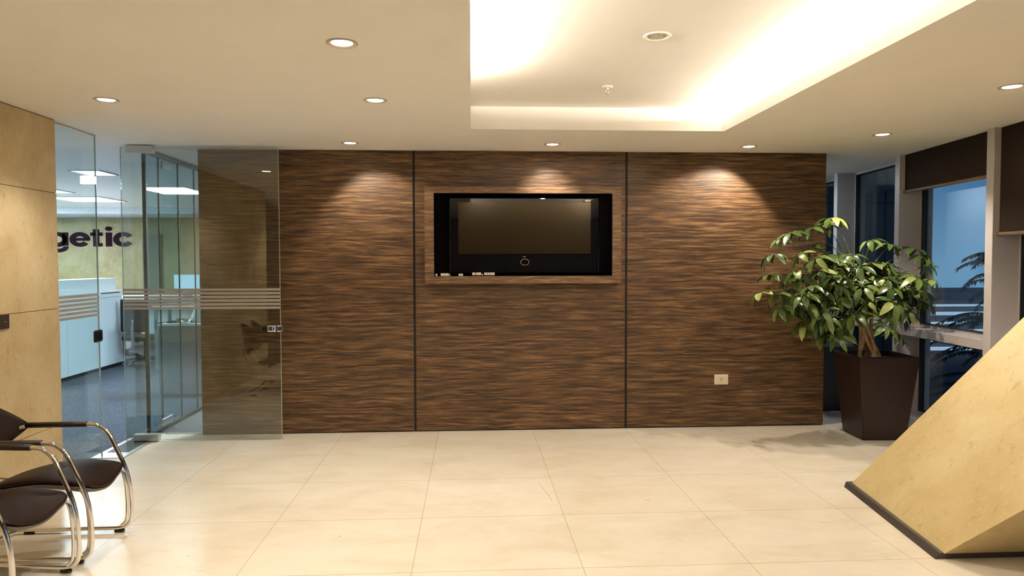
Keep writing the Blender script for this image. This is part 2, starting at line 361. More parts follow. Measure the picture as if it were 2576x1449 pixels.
# window wall -------------------------------------------------------
def wobj(name, bm, m, parent=None, **k):
    o = obj(name, bm, m, parent, **k)
    if parent is None: o.location = WP; o.rotation_euler = (0, 0, -TH)
    return o
bm = B()
for k in range(-8, 3):
    s0 = k * 1.462 if k else 0
    box(bm, 0, .34, s0 - .008, s0 + .085, 0, H, .003, 1)
struct(wobj('wall_right', bm, M['alu']))
n_win = 0
for k in range(-7, 3):
    s0, s1 = (k - 1) * 1.462 + .085, k * 1.462 - .008
    n_win += 1
    w = bpy.data.objects.new('window_%d' % n_win, None); COL.objects.link(w); w.location = WP; w.rotation_euler = (0, 0, -TH); w['kind'] = 'structure'
    bm = B(); box(bm, .05, .27, s0, s1, .905, .99, .003, 1); obj('transom', bm, M['alu'], w)
    bm = B(); box(bm, .03, .27, s0, s1, 0, .10, .003, 1); obj('sill', bm, M['alu'], w)
    for z0, z1 in ((.10, .905), (.99, H)):
        bm = B()
        for q in ((s0, s0 + .035, z0, z1), (s1 - .035, s1, z0, z1), (s0 + .035, s1 - .035, z0, z0 + .03), (s0 + .035, s1 - .035, z1 - .03, z1)):
            box(bm, .215, .27, q[0], q[1], q[2], q[3])
        obj('sash', bm, M['alu'], w)
        bm = B()
        for q in ((s0 + .035, s0 + .045, z0 + .03, z1 - .03), (s1 - .045, s1 - .035, z0 + .03, z1 - .03), (s0 + .045, s1 - .045, z0 + .03, z0 + .038), (s0 + .045, s1 - .045, z1 - .038, z1 - .03)):
            box(bm, .208, .262, q[0], q[1], q[2], q[3])
        obj('gasket', bm, M['gasket'], w)
        obj('pane', boxm(.235, .247, s0 + .045, s1 - .045, z0 + .038, z1 - .038), M['glass_win'], w)
BL = {0: ('dark brown roller blind pulled a short way down, behind the potted tree', 2.355),
      -1: ('dark brown roller blind lowered past the middle of the window nearest the stone desk', 1.87),
      -2: ('dark brown roller blind', 1.9), -3: ('dark brown roller blind', 2.1)}
for k, (lab, zb) in BL.items():
    s0, s1 = (k - 1) * 1.462 + .085, k * 1.462 - .008
    t = thing('roller_blind', lab, 'blind', WP, -TH, 'roller blinds on the windows')
    obj('blind_fabric', boxm(.048, .051, s0 + .006, s1 - .012, zb, H - .004), M['blind'], t)
    bm = B(); tube(bm, [(.05, s0 + .004, zb), (.05, s1 - .002, zb)], .016, 12); obj('bottom_bar', bm, M['blindbar'], t, smooth=True)
    if k < -1: t['label'] = 'dark brown roller blind on the %s window beside the photographer' % ('farther' if k == -2 else 'nearer')

# ================================================================== GLASS DOOR, SIDE PANEL, PARTITION
def pane(bm, x0, x1, y0, y1, z0, z1): return box(bm, x0, x1, y0, y1, z0, z1)
dr = bpy.data.objects.new('door_1', None); COL.objects.link(dr); dr.location = (-3.0, 6.69, 0); dr['kind'] = 'structure'
dr['label'] = 'open frameless glass door standing in front of the wood wall'
obj('door_glass', boxm(-.188, 1.226, -.006, .006, .012, 2.706), M['glass_door'], dr)
bm = B(); box(bm, 1.2262, 1.2285, -.006, .006, .012, 2.706); box(bm, -.1905, -.1882, -.006, .006, .012, 2.706)
box(bm, -.188, 1.226, -.006, .006, 2.7062, 2.7085); box(bm, -.188, 1.226, -.006, .006, .0095, .0118)
obj('polished_edge', bm, M['glass_edge_light'], dr)
bm = B(); box(bm, -.133, .108, -.03, .03, 2.652, 2.722, .004, 2); obj('pivot_fitting', bm, M['steel'], dr)
bm = B(); box(bm, -.115, .112, -.03, .03, .010, .072, .004, 2); obj('pivot_fitting', bm, M['steel'], dr)
for k in range(6):
    z = 1.225 + .0338 * k
    obj('frosted_stripe', boxm(-.186, 1.224, -.0078, -.0064, z, z + .0225), M['frost'], dr)
bm = B(); box(bm, 1.115, 1.245, -.040, -.007, 1.012, 1.072, .010, 3); box(bm, 1.115, 1.245, .007, .040, 1.012, 1.072, .010, 3)
lk = obj('door_lock', bm, M['chrome'], dr, smooth=False)
bm = B(); tube(bm, [(1.20, -.060, 1.014), (1.20, -.060, 1.070)], .012, 12); box(bm, 1.165, 1.20, -.060, -.040, 1.018, 1.066, .008, 2)
obj('grip', bm, M['chrome'], lk)
bm = B(); box(bm, 1.060, 1.118, -.03, -.0065, 1.018, 1.066, .012, 3); obj('lock_case', bm, M['blackmetal'], lk)

gp = thing('glass_side_panel', 'fixed clear glass panel beside the limestone wall, with six frosted stripes', 'glass panel', (-3.17, 5.552, 0))
obj('pane', boxm(-.006, .006, 0, .66, 0, H - .01), M['glass'], gp)
obj('polished_edge', boxm(-.006, .006, .6602, .6628, 0, H - .01), M['glass_edge_light'], gp)
obj('top_channel', boxm(-.010, .010, 0, .66, H - .009, H - .001), M['trim'], gp)
for k in range(6):
    z = 1.205 + .0338 * k
    obj('frosted_stripe', boxm(.0065, .0080, .004, .655, z, z + .0225), M['frost'], gp)
bm = B(); box(bm, .007, .030, .545, .672, .985, 1.088, .014, 3); sb = obj('strike_box', bm, M['blackmetal'], gp)
bm = B(); box(bm, .030, .034, .612, .655, .998, 1.076, .004, 2); obj('strike_plate', bm, M['blackmetal'], sb)

pt = thing('glass_partition', 'glass partition of tall panes running back into the blue lit office', 'partition', (-3.045, 6.82, 0))
ys = [.02, .31, .77, 1.20, 1.65, 2.5, 3.4, 4.3]
for a, c in zip(ys, ys[1:]):
    obj('pane', boxm(-.006, .006, a + .003, c - .003, .03, 2.68), M['glass_office'], pt)
    obj('joint', boxm(-.0065, .0065, c - .003, c + .003, .03, 2.68), M['gasket'], pt)
obj('pane_edge', boxm(-.016, .016, 0, .02, .05, 2.70), M['gasket'], pt)
obj('top_rail', boxm(-.015, .015, .02, 4.3, 2.68, 2.728), M['cab_teal'], pt)
obj('bottom_rail', boxm(-.012, .012, .02, 4.3, 0, .03), M['gasket'], pt)
bm = B(); box(bm, .007, .022, .36, .56, 2.58, 2.66, .003, 1); obj('patch_fitting', bm, M['grey'], pt)
bm = B(); box(bm, .007, .022, .26, .50, .05, .12, .003, 1); obj('patch_fitting', bm, M['steel'], pt)

# ================================================================== TV NICHE, TV, SOCKET, SWITCH
fr = thing('display_surround', 'brown wood veneer box frame with a black niche around the wall screen', 'frame', (.507, D, 1.91))
bm = B()
Wd, Hd, wi = .945, .462, .087
for q in ((-Wd, Wd, Hd - .060, Hd), (-Wd, Wd, -Hd, -Hd + .072), (-Wd, -Wd + wi, -Hd + .072, Hd - .060), (Wd - wi, Wd, -Hd + .072, Hd - .060)):
    box(bm, q[0], q[1], -.12, .0, q[2], q[3])
obj('veneer_frame', bm, M['veneer_frame'], fr)
bm = B(); box(bm, -Wd + wi - .002, Wd - wi + .002, -.02, -.001, -Hd + .070, Hd - .058)
for q in ((-Wd + wi, -Wd + wi + .004, -Hd + .074, Hd - .062), (Wd - wi - .004, Wd - wi, -Hd + .074, Hd - .062)): box(bm, q[0], q[1], -.114, -.02, q[2], q[3])
for q in ((Hd - .064, Hd - .060), (-Hd + .072, -Hd + .076)): box(bm, -Wd + wi, Wd - wi, -.114, -.02, q[0], q[1])
obj('niche_lining', bm, M['black'], fr)
for x, w, h in ((-.845, .018, .020), (-.795, .075, .024), (-.715, .010, .018), (-.625, .042, .020)):
    obj('paper_label', boxm(x, x + w, -.1165, -.1145, -.386, -.386 + h), M['white_mark'], fr)
for k, (x, w) in enumerate(((-.495, .030), (-.460, .050), (-.405, .016), (-.380, .030), (-.347, .022), (-.322, .042))):
    obj('paper_label', boxm(x, x + w, -.1165, -.1145, -.380, -.380 + (.024 if k != 2 else .010)), M['white_mark'], fr)

tv = thing('television', 'glossy black flat screen television with a gold ring emblem, set in the wooden niche', 'television', (.52, D - .075, 1.905))
bm = B(); box(bm, -.725, .725, -.008, .035, -.36, .365, .008, 2); obj('bezel', bm, M['tvbezel'], tv)
bm = B(); box(bm, -.640, .640, -.011, -.0075, -.172, .322); obj('screen', bm, M['screen'], tv)
bm = B(); tube(bm, [(.040 * math.cos(a * math.pi / 20), -.010, -.252 + .030 * math.sin(a * math.pi / 20)) for a in range(40)], .0022, 6, closed=True)
obj('ring_emblem', bm, M['gold'], tv, smooth=True)
def text_obj(name, s, size, m, loc, parent=None, depth=.001, bold=0, sx=1, shear=0):
    c = bpy.data.curves.new(name, 'FONT'); c.body = s; c.size = size; c.extrude = depth; c.offset = bold; c.align_x = 'LEFT'; c.space_character = 1.05
    o = bpy.data.objects.new(name, c); COL.objects.link(o)
    bpy.context.view_layer.update(); dg = bpy.context.evaluated_depsgraph_get()
    me = bpy.data.meshes.new_from_object(o.evaluated_get(dg)); bpy.data.objects.remove(o)
    me.transform(Matrix.Diagonal((sx, 1, 1, 1))); me.transform(Matrix.Rotation(math.pi / 2, 4, 'X'))
    n = bpy.data.objects.new(name, me); COL.objects.link(n); me.materials.clear(); me.materials.append(m); n.location = loc
    if parent: n.parent = parent
    return n
text_obj('lettering', 'ele', .024, M['gold'], (-.020, -.0095, -.206), tv, .0006, 0)
bm = B(); box(bm, .585, .640, -.0095, -.0075, .331, .350); obj('white_mark', bm, M['white_mark'], tv)  # small white rectangle at the bezel's upper right

so = thing('wall_socket', 'cream wall socket low on the wood panel wall', 'socket', (2.49, D, .478))
bm = B(); box(bm, -.070, .070, -.009, 0, -.050, .050, .003, 2); obj('cover_plate', bm, M['plastic_white'], so)
bm = B(); box(bm, -.055, .055, -.0105, -.008, -.038, .038, .001, 1); obj('insert', bm, M['plastic_white'], so)
bm = B(); tube(bm, [(-.006, -.0118, .006), (-.006, -.010, .006)], .005, 12); box(bm, .012, .015, -.0118, -.010, -.002, .012); box(bm, -.010, .014, -.0118, -.010, -.0185, -.0165); obj('pin_holes', bm, M['dark'], so)
sw = thing('light_switch', 'small square dark bronze switch on the limestone wall', 'switch', (-3.12, 4.905, 1.262))
bm = B(); box(bm, 0, .010, -.048, .048, -.049, .049, .003, 2); obj('switch_plate', bm, M['switch'], sw)
bm = B(); box(bm, .010, .013, -.036, .036, -.037, .037, .002, 1); obj('rocker', bm, M['switch'], sw)
bm = B(); box(bm, .013, .0136, -.008, .014, -.0015, .0015); obj('marker_line', bm, M['white_mark'], sw)

# ================================================================== DOWNLIGHTS
def downlight(x, y, label, aim=(0, 0), power=60, angle=110, blend=.6, lit=True, z=H, r=.077):
    t = thing('ceiling_downlight', label, 'downlight', (x, y, z), 0, 'round recessed downlights in the ceiling')
    k = r / .077
    bm = B(); lathe(bm, [(.077 * k, 0), (.077 * k, -.004), (.074 * k, -.006), (.066 * k, -.006), (.064 * k, -.003), (.058 * k, -.003), (.055 * k, -.001), (.053 * k, -.0005)], 40)
    obj('trim_ring', bm, M['trim'] if lit else M['trim_white'], t, smooth=True)
    bm = B(); lathe(bm, [(.0001, -.0035), (.03 * k, -.0034), (.050 * k, -.0022), (.053 * k, -.0005)], 32)
    obj('lens', bm, M['lens'] if lit else M['lens_off'], t, smooth=True)
    if lit:
        l = bpy.data.lights.new('downlight_beam', 'SPOT'); l.energy = power; l.color = WARM; l.spot_size = math.radians(angle); l.spot_blend = blend; l.shadow_soft_size = .03
        o = bpy.data.objects.new('downlight_beam', l); COL.objects.link(o); o.location = (0, 0, -.02); o.parent = t
        d = Vector((aim[0], aim[1], -1)); o.rotation_euler = d.to_track_quat('-Z', 'Y').to_euler()
    return t
downlight(-1.083, 6.49, 'lit round downlight close to the wood wall, left of the wall screen', (.28, .25), 46, 104, .45)
downlight(.75, 6.48, 'lit round downlight close to the wood wall, above the wall screen', (0, .75), 44, 76, .9)
downlight(2.599, 6.52, 'lit round downlight close to the wood wall, above the wall socket', (-.30, .25), 76, 108, .35)
downlight(-2.398, 4.86, 'lit round downlight over the chairs, nearest the limestone wall', (0, 0), 50, 120, .6)
downlight(-.628, 3.56, 'lit round downlight in the plain ceiling, nearest to the viewer and left of the coffer', (0, 0), 92, 120, .8)
downlight(-.63, 4.79, 'lit round downlight left of the coffer, between a nearer one and the wood wall', (0, 0), 92, 120, .8)
downlight(3.494, 5.86, 'lit round downlight above the potted tree', (0, 0), 92, 120, .6)
downlight(3.345, 4.23, 'lit round downlight above the slanted stone desk, cut by the picture edge', (0, 0), 92, 120, .7)
downlight(1.05, 3.97, 'unlit round downlight with a white ring inside the glowing coffer', lit=False, z=TT, r=.078)
for x, y, w_ in ((-2.4, 2.4, 'above the near end of the limestone wall'), (-.63, 1.9, 'just in front of the viewer beside the coffer'), (3.3, 2.2, 'over the near side of the stone desk'), (-.63, -.4, 'behind the viewer beside the coffer'), (3.3, .2, 'behind the viewer by the window wall')):  # downlights out of view, added to light the floor
    downlight(x, y, 'added out-of-view downlight ' + w_, (0, 0), 62, 120, .8)

sp = thing('fire_sprinkler', 'small sprinkler head hanging in the ceiling coffer', 'sprinkler', (.992, 5.12, TT))
bm = B(); lathe(bm, [(.040, 0), (.039, -.004), (.028, -.009), (.012, -.010), (.0001, -.010)], 28); obj('cover_ring', bm, M['trim_white'], sp, smooth=True)
bm = B(); lathe(bm, [(.008, -.010), (.008, -.022), (.005, -.024)], 16)
for s in (-1, 1): tube(bm, catmull([(.006 * s, 0, -.022), (.012 * s, 0, -.032), (.009 * s, 0, -.042), (0, 0, -.050)], 4), .002, 8)
obj('head', bm, M['steel'], sp, smooth=True)
bm = B(); lathe(bm, [(.0001, -.050), (.016, -.050), (.017, -.053), (.0001, -.053)], 20); obj('deflector', bm, M['steel'], sp, smooth=True)

# cove lighting on the coffer's ledges
for x, y0, y1, sgn, P in ((CX0 - .12, .5, 4.60, 1, 400), (CX1 + .12, .5, 5.72, -1, 440)):
    t = thing('cove_light', 'warm light strip hidden on the coffer ledge, %s side' % ('left' if sgn > 0 else 'right'), 'light strip', (x, (y0 + y1) / 2, LT))
    obj('led_strip', boxm(-.015, .015, -(y1 - y0) / 2, (y1 - y0) / 2, 0, .012), M['led'], t)
    a = area('cove_glow', (0, 0, .02), .03, y1 - y0, P, COVE, (math.pi, sgn * math.radians(3), 0), t)

# unseen cool lamp, added to light the corridor bluish
ct = thing('corridor_fill_light', 'added cool fill light, unseen in the corridor behind the wood wall', 'ceiling light', (3.62, 8.6, H))
obj('diffuser', boxm(-.15, .15, -.5, .5, -.03, -.001), M['panel_light'], ct)
area('corridor_fill_glow', (0, 0, -.04), .3, 1.0, 11, COOL, (0, 0, 0), ct)

# ================================================================== OFFICE BEHIND THE GLASS
def ceiling_panel(x0, y0, w, d, label, power):
    t = thing('office_light_panel', label, 'ceiling light', (x0 + w / 2, y0 + d / 2, H), 0, 'square light panels in the office ceiling')
    bm = B()
    for q in ((-w / 2 - .02, -w / 2, -d / 2 - .02, d / 2 + .02), (w / 2, w / 2 + .02, -d / 2 - .02, d / 2 + .02), (-w / 2, w / 2, -d / 2 - .02, -d / 2), (-w / 2, w / 2, d / 2, d / 2 + .02)):
        box(bm, *q, -.012, 0)
    obj('frame', bm, M['office_wall'], t); obj('diffuser', boxm(-w / 2, w / 2, -d / 2, d / 2, -.008, -.002), M['panel_light'], t)
    area('panel_glow', (0, 0, -.02), w, d, power, COOL, (0, 0, 0), t)
ceiling_panel(-4.62, 8.50, .32, .42, 'small lit ceiling panel in the office, the nearest one seen above the glass panel', 6)
ceiling_panel(-6.85, 11.85, .85, .90, 'wide lit ceiling panel in the office, above the wall lettering', 38)
ceiling_panel(-6.75, 10.45, .72, .72, 'lit ceiling panel in the office, half hidden by the limestone wall', 25)
ceiling_panel(-2.06, 10.25, .66, .95, 'lit ceiling panel behind the wood wall, mirrored in the glass partition', 120)

for x_, y_, w_, p_ in ((-8.4, 6.6, 'hidden behind the limestone wall', 170), (-8.9, 9.2, 'at the far left of the office', 240), (-9.3, 12.2, 'in the rear left corner of the office', 240), (-1.75, 8.9, 'hidden behind the wood wall', 300)):  # hidden panels added to brighten the office
    ceiling_panel(x_, y_, .9, .9, 'added fill light panel ' + w_, p_)

for y0, lab in ((11.10, 'white office cabinet at the end of the row, nearest the far desk'), (10.30, 'white office cabinet in the middle of the row behind the glass panel'), (9.50, 'white office cabinet in the row, beside the limestone wall edge')):
    c = thing('office_cabinet', lab, 'cabinet', (-5.69, y0, 0), 0, 'row of white office cabinets')
    obj('plinth', boxm(-.45, -.02, .0, .80, 0, .05), M['dark'], c)
    obj('body', boxm(-.46, -.018, .0015, .7985, .05, 1.12), M['cab'], c)
    obj('door', boxm(-.018, 0, .003, .797, .052, 1.115), M['cab'], c)
    obj('worktop', boxm(-.47, .006, .0, .80, 1.12, 1.215), M['cab'], c)
    rs = obj('rear_riser', boxm(-.47, -.10, .0, .80, 1.215, 1.41), M['cab'], c)
    bm = B(); box(bm, .006, .009, .12, .70, 1.178, 1.192); obj('slot', bm, M['dark'], c)
dk = thing('office_desk', 'white desk at the back of the office below the lettering', 'desk', (-6.3, 13.6, 0))
bm = B(); box(bm, -1.2, 1.6, -.4, .4, 1.00, 1.05, .004, 1); obj('desk_top', bm, M['cab'], dk)
for x in (-1.1, 1.5): obj('leg_panel', boxm(x - .02, x + .02, -.38, .38, 0, 1.0), M['cab'], dk)
obj('modesty_panel', boxm(-1.08, 1.48, .30, .32, .25, 1.0), M['cab'], dk)
pd = thing('drawer_pedestal', 'small grey drawer pedestal beside the black office chair', 'drawers', (-6.35, 12.92, 0))
obj('body', boxm(-.20, .17, -.25, .25, .10, .72), M['grey'], pd); obj('front_panel', boxm(.17, .19, -.24, .24, .12, .70), M['cab'], pd)
obj('drawer_top', boxm(-.21, .2, -.26, .26, .72, .74), M['cab'], pd)
for x, y in ((-.15, -.2), (.14, -.2), (-.15, .2), (.14, .2)):
    bm = B(); lathe(bm, [(.0001, 0), (.025, .0), (.03, .05), (.02, .10), (.0001, .10)], 12, (x, y, 0)); obj('castor', bm, M['rubber'], pd, smooth=True)
def office_chair(x, y, rz, label):
    t = thing('office_chair', label, 'office chair', (x, y, 0), rz, 'black office chairs')
    bm = B()
    for k in range(5):
        a = k * 2 * math.pi / 5 + .3
        tube(bm, [(0, 0, .11), (.15 * math.cos(a), .15 * math.sin(a), .10), (.30 * math.cos(a), .30 * math.sin(a), .075)], [.024, .02, .014], 8)
    tube(bm, [(0, 0, .08), (0, 0, .40)], .025, 12); obj('star_base', bm, M['blackmetal'], t, smooth=True)
    for k in range(5):
        a = k * 2 * math.pi / 5 + .3; p = Vector((.30 * math.cos(a), .30 * math.sin(a), .032)); d = Vector((-math.sin(a), math.cos(a), 0)) * .024
        bm = B(); tube(bm, [p - d, p + d], .032, 14); obj('castor', bm, M['rubber'], t, smooth=True)
    bm = B(); box(bm, -.25, .25, -.24, .24, .40, .48, .03, 3); obj('seat', bm, M['rubber'], t)
    bm = B(); box(bm, -.24, .24, .22, .27, .55, 1.08, .03, 3); obj('backrest', bm, M['rubber'], t)
    bm = B(); tube(bm, catmull([(0, .1, .40), (0, .27, .40), (0, .29, .55), (0, .27, .75)], 4), .018, 8); obj('back_support', bm, M['grey'], t, smooth=True)
    for s in (-1, 1):
        bm = B(); tube(bm, catmull([(.22 * s, 0, .42), (.30 * s, 0, .45), (.30 * s, 0, .66)], 4), .014, 8); box(bm, .30 * s - .03, .30 * s + .03, -.13, .13, .66, .69, .008, 2); obj('armrest', bm, M['rubber'], t)
office_chair(-5.9, 12.36, 2.2, 'black swivel office chair pulled back from the white desk')
office_chair(-5.32, 11.85, 2.9, 'black swivel office chair nearer than the white desk, behind the partition glass')
bm = B(); lathe(bm, [(.0001, 0), (.05, 0), (.055, .03), (.04, .06), (.0001, .07)], 16, (-6.75, 13.5, 1.05)); tag(obj('desk_item', bm, M['dark'], smooth=True), 'small dark object on the white office desk', 'object')
lc = thing('low_cabinet', 'grey low cabinet standing behind the glass partition', 'cabinet', (-3.83, 8.89, 0))
obj('body', boxm(0, .60, 0, .45, .04, .88), M['cab_teal'], lc); obj('plinth', boxm(.02, .60, .03, .42, 0, .04), M['dark'], lc)
obj('cabinet_top', boxm(-.01, .61, -.01, .46, .88, .905), M['cab'], lc)
# things on the low cabinet
bm = B()
rings = []
for j in range(9):
    t_ = j / 8; rr = .13 * (1 - t_) ** .6 + .004
    rings.append([bm.verts.new((-3.40 + (rr + .018 * random.random()) * math.cos(2 * math.pi * k / 14), 9.10 + .8 * (rr + .018 * random.random()) * math.sin(2 * math.pi * k / 14), .905 + .24 * t_)) for k in range(14)])
for a, c in zip(rings, rings[1:]):
    for k in range(14): bm.faces.new((a[k], a[(k + 1) % 14], c[(k + 1) % 14], c[k]))
bm.faces.new(rings[0]); bm.faces.new(rings[-1])
tag(obj('plastic_bag', bm, M['tarp'], smooth=True), 'crumpled pale plastic bag on the grey low cabinet', 'bag')
tag(obj('cardboard_box', boxm(-3.68, -3.59, 9.05, 9.2, .905, .96, .003, 1), M['tan']), 'small tan box on the grey low cabinet', 'box')
bm = B(); lathe(bm, [(.02, 0), (.05, .01), (.062, .045), (.06, .045), (.045, .012), (.0001, .008)], 24, (-3.52, 8.95, .905)); tag(obj('bowl', bm, M['chrome'], smooth=True), 'shiny metal bowl beside the plastic bag', 'bowl')
bm = B(); box(bm, -3.78, -3.70, 9.0, 9.14, .905, .93, .008, 2); tag(obj('desk_phone', bm, M['rubber']), 'small black device at the left end of the grey low cabinet', 'device')
mo = thing('computer_monitor', 'glowing pale blue monitor far back in the office', 'monitor', (-4.50, 11.5, 0))
sd = thing('side_table', 'white side table carrying the glowing monitor', 'table', (-4.72, 11.55, 0))
obj('table_top', boxm(-.22, .55, -.3, .3, .96, 1.0), M['cab'], sd)
for x in (-.18, .5):
    for y in (-.25, .25): obj('leg', boxm(x - .02, x + .02, y - .02, y + .02, 0, .96), M['grey'], sd)
obj('monitor_case', boxm(-.20, .20, .0, .03, 1.21, 1.47, .004, 1), M['cab'], mo); obj('monitor_screen', boxm(-.19, .19, -.003, .0, 1.22, 1.46), M['monitor'], mo)
obj('monitor_stand', boxm(-.05, .05, -.05, .08, 1.0, 1.21), M['grey'], mo)

# wall lettering: bold letters built as strokes
def arc_stroke(bm, cx, cz, ro, rw, a0, a1, dep, n=40, sx=1.0, endcut=0):
    pa = []; pb = []
    for k in range(n + 1):
        a = math.radians(a0 + (a1 - a0) * k / n)
        pa.append((cx + sx * ro * math.cos(a), cz + ro * math.sin(a))); pb.append((cx + (sx * ro - rw) * math.cos(a), cz + (ro - rw * .92) * math.sin(a)))
    for k in range(n):
        q = [pa[k], pa[k + 1], pb[k + 1], pb[k]]
        f = [bm.verts.new((x, -dep, z)) for x, z in q]; g = [bm.verts.new((x, 0, z)) for x, z in q]
        bm.faces.new(f); bm.faces.new(g[::-1])
        for a_, b_ in ((0, 1), (2, 3), (1, 2), (3, 0)): bm.faces.new((f[a_], g[a_], g[b_], f[b_]))
ws = thing('wall_lettering', 'dark purple bold lowercase lettering on the olive stone wall', 'sign', (0, 15.2, 0))
LX, LZ, xh = -8.74, 2.005, .395          # left, baseline, x height
R_ = xh / 2 + .008; wt = .118; dp = .03
bm = B(); c = LX + .235; arc_stroke(bm, c, LZ + xh / 2, R_, wt, 0, 360, dp, sx=1.12)                      # g
box(bm, c + .115, c + .235, -dp, 0, LZ + .02, LZ + xh); arc_stroke(bm, c + .02, LZ - .005, .155, .10, -158, 0, dp, sx=1.385)
obj('letter_g', bm, M['letters'], ws)
bm = B(); c = LX + .74; arc_stroke(bm, c, LZ + xh / 2, R_, wt, 0, 322, dp, sx=1.12); box(bm, c - .13, c + .222, -dp, 0, LZ + xh / 2 - .037, LZ + xh / 2 + .037); obj('letter_e', bm, M['letters'], ws)
bm = B(); x = LX + 1.055; box(bm, x, x + .122, -dp, 0, LZ, LZ + .485); box(bm, x - .065, x + .20, -dp, 0, LZ + .30, LZ + .392); box(bm, x + .122, x + .195, -dp, 0, LZ, LZ + .092); obj('letter_t', bm, M['letters'], ws)
bm = B(); x = LX + 1.345; box(bm, x, x + .125, -dp, 0, LZ, LZ + .39); arc_stroke(bm, x + .0625, LZ + .50, .062, .0615, 0, 360, dp, sx=1.18); obj('letter_i', bm, M['letters'], ws)
bm = B(); c = LX + 1.745; arc_stroke(bm, c, LZ + xh / 2, R_, wt, 33, 327, dp, sx=1.12); obj('letter_c', bm, M['letters'], ws)
for ch_ in ws.children: ch_.data.transform(Matrix.Translation((LX, 0, LZ)) @ Matrix.Diagonal((.875, 1, .73, 1)) @ Matrix.Translation((-LX, 0, -LZ)))

# ================================================================== RECEPTION DESK
rd = thing('reception_desk', 'angular pale limestone reception desk leaning outwards, with a dark plinth', 'desk', (0, 0, 0))
A_, B_ = Vector((2.749, 4.98, 0)), Vector((2.586, 3.744, 0)); dA, dB = Vector((.726, -.375, 1)), Vector((.668, -.818, 1))
z0, z1 = .034, 1.42
Rr, Rf = Vector((3.66, 4.98, 0)), Vector((3.56, 3.744, 0))
low = [A_ + dA * z0, B_ + dB * z0, Rf + Vector((0, dB.y * z0, z0)), Rr + Vector((0, 0, z0))]
top = [A_ + dA * z1, B_ + dB * z1, Vector((3.80, 3.744 + dB.y * z1, z1)), Vector((3.94, 4.98 + dA.y * z1, z1))]
bm = B(); poly(bm, low, top); obj('stone_body', bm, M['desk'], rd)
o_ = Vector((-.022, 0, 0)); pl0 = [Vector((2.725, 4.985, 0)), Vector((2.562, 3.725, 0)), Vector((3.56, 3.725, 0)), Vector((3.66, 4.985, 0))]
pl1 = [Vector((2.745, 4.995, .036)), Vector((2.588, 3.722, .036)), Vector((3.56, 3.722, .036)), Vector((3.66, 4.995, .036))]
bm = B(); poly(bm, pl0, pl1); obj('plinth', bm, M['plinth'], rd)

# ================================================================== CHAIRS
def pillow(bm, outline, base, T, Bt, half='both', rings=9, ex=2.6):
    n = len(outline); cx = sum(p[0] for p in outline) / n; cy = sum(p[1] for p in outline) / n
    def ring(s, sign, t):
        return [bm.verts.new((cx + s * (p[0] - cx), cy + s * (p[1] - cy), base(cx + s * (p[0] - cx), cy + s * (p[1] - cy)) + sign * t * (1 - s ** ex) ** (1 / ex if ex > 1 else 1))) for p in outline]
    def side(sign, t, first):
        rs = [first]
        for j in range(1, rings): rs.append(ring(math.cos(math.pi / 2 * j / rings), sign, t))
        for a, c in zip(rs, rs[1:]):
            for k in range(n): bm.faces.new((a[k], a[(k + 1) % n], c[(k + 1) % n], c[k]) if sign > 0 else (a[(k + 1) % n], a[k], c[k], c[(k + 1) % n]))
        bm.faces.new(rs[-1] if sign > 0 else rs[-1][::-1])
    e = [bm.verts.new((p[0], p[1], base(*p))) for p in outline]
    side(1, T, e); side(-1, Bt, e)
    return bm
def seat_outline(g=0):
    pts = []
    ctrl = [(.272 + g, .205), (.285 + g, .12), (.292 + g, 0), (.285 + g, -.12), (.272 + g, -.205), (.16, -.222), (0, -.215), (-.16, -.185), (-.28, -.12), (-.315, 0), (-.28, .12), (-.16, .185), (0, .215), (.16, .222)]
    c = [Vector((*p, 0)) for p in ctrl]; N = len(c)
    for i in range(N):
        p0, p1, p2, p3 = c[i - 1], c[i], c[(i + 1) % N], c[(i + 2) % N]
        for k in range(4):
            t = k / 4; q = .5 * ((2 * p1) + (-p0 + p2) * t + (2 * p0 - 5 * p1 + 4 * p2 - p3) * t * t + (-p0 + 3 * p1 - 3 * p2 + p3) * t ** 3); pts.append((q.x, q.y))
    return pts
def seat_base(x, y):
    yy = min(1, abs(y) / .22)
    z = .448 - .050 * max(0, (x - .02) / .27) ** 2 * (1 - yy ** 2) - .018 * max(0, (x - .02) / .27) ** 1.5
    z += -.055 * max(0, (.02 - x) / .33) ** 1.3 - .012 * (1 - yy ** 2)
    return z
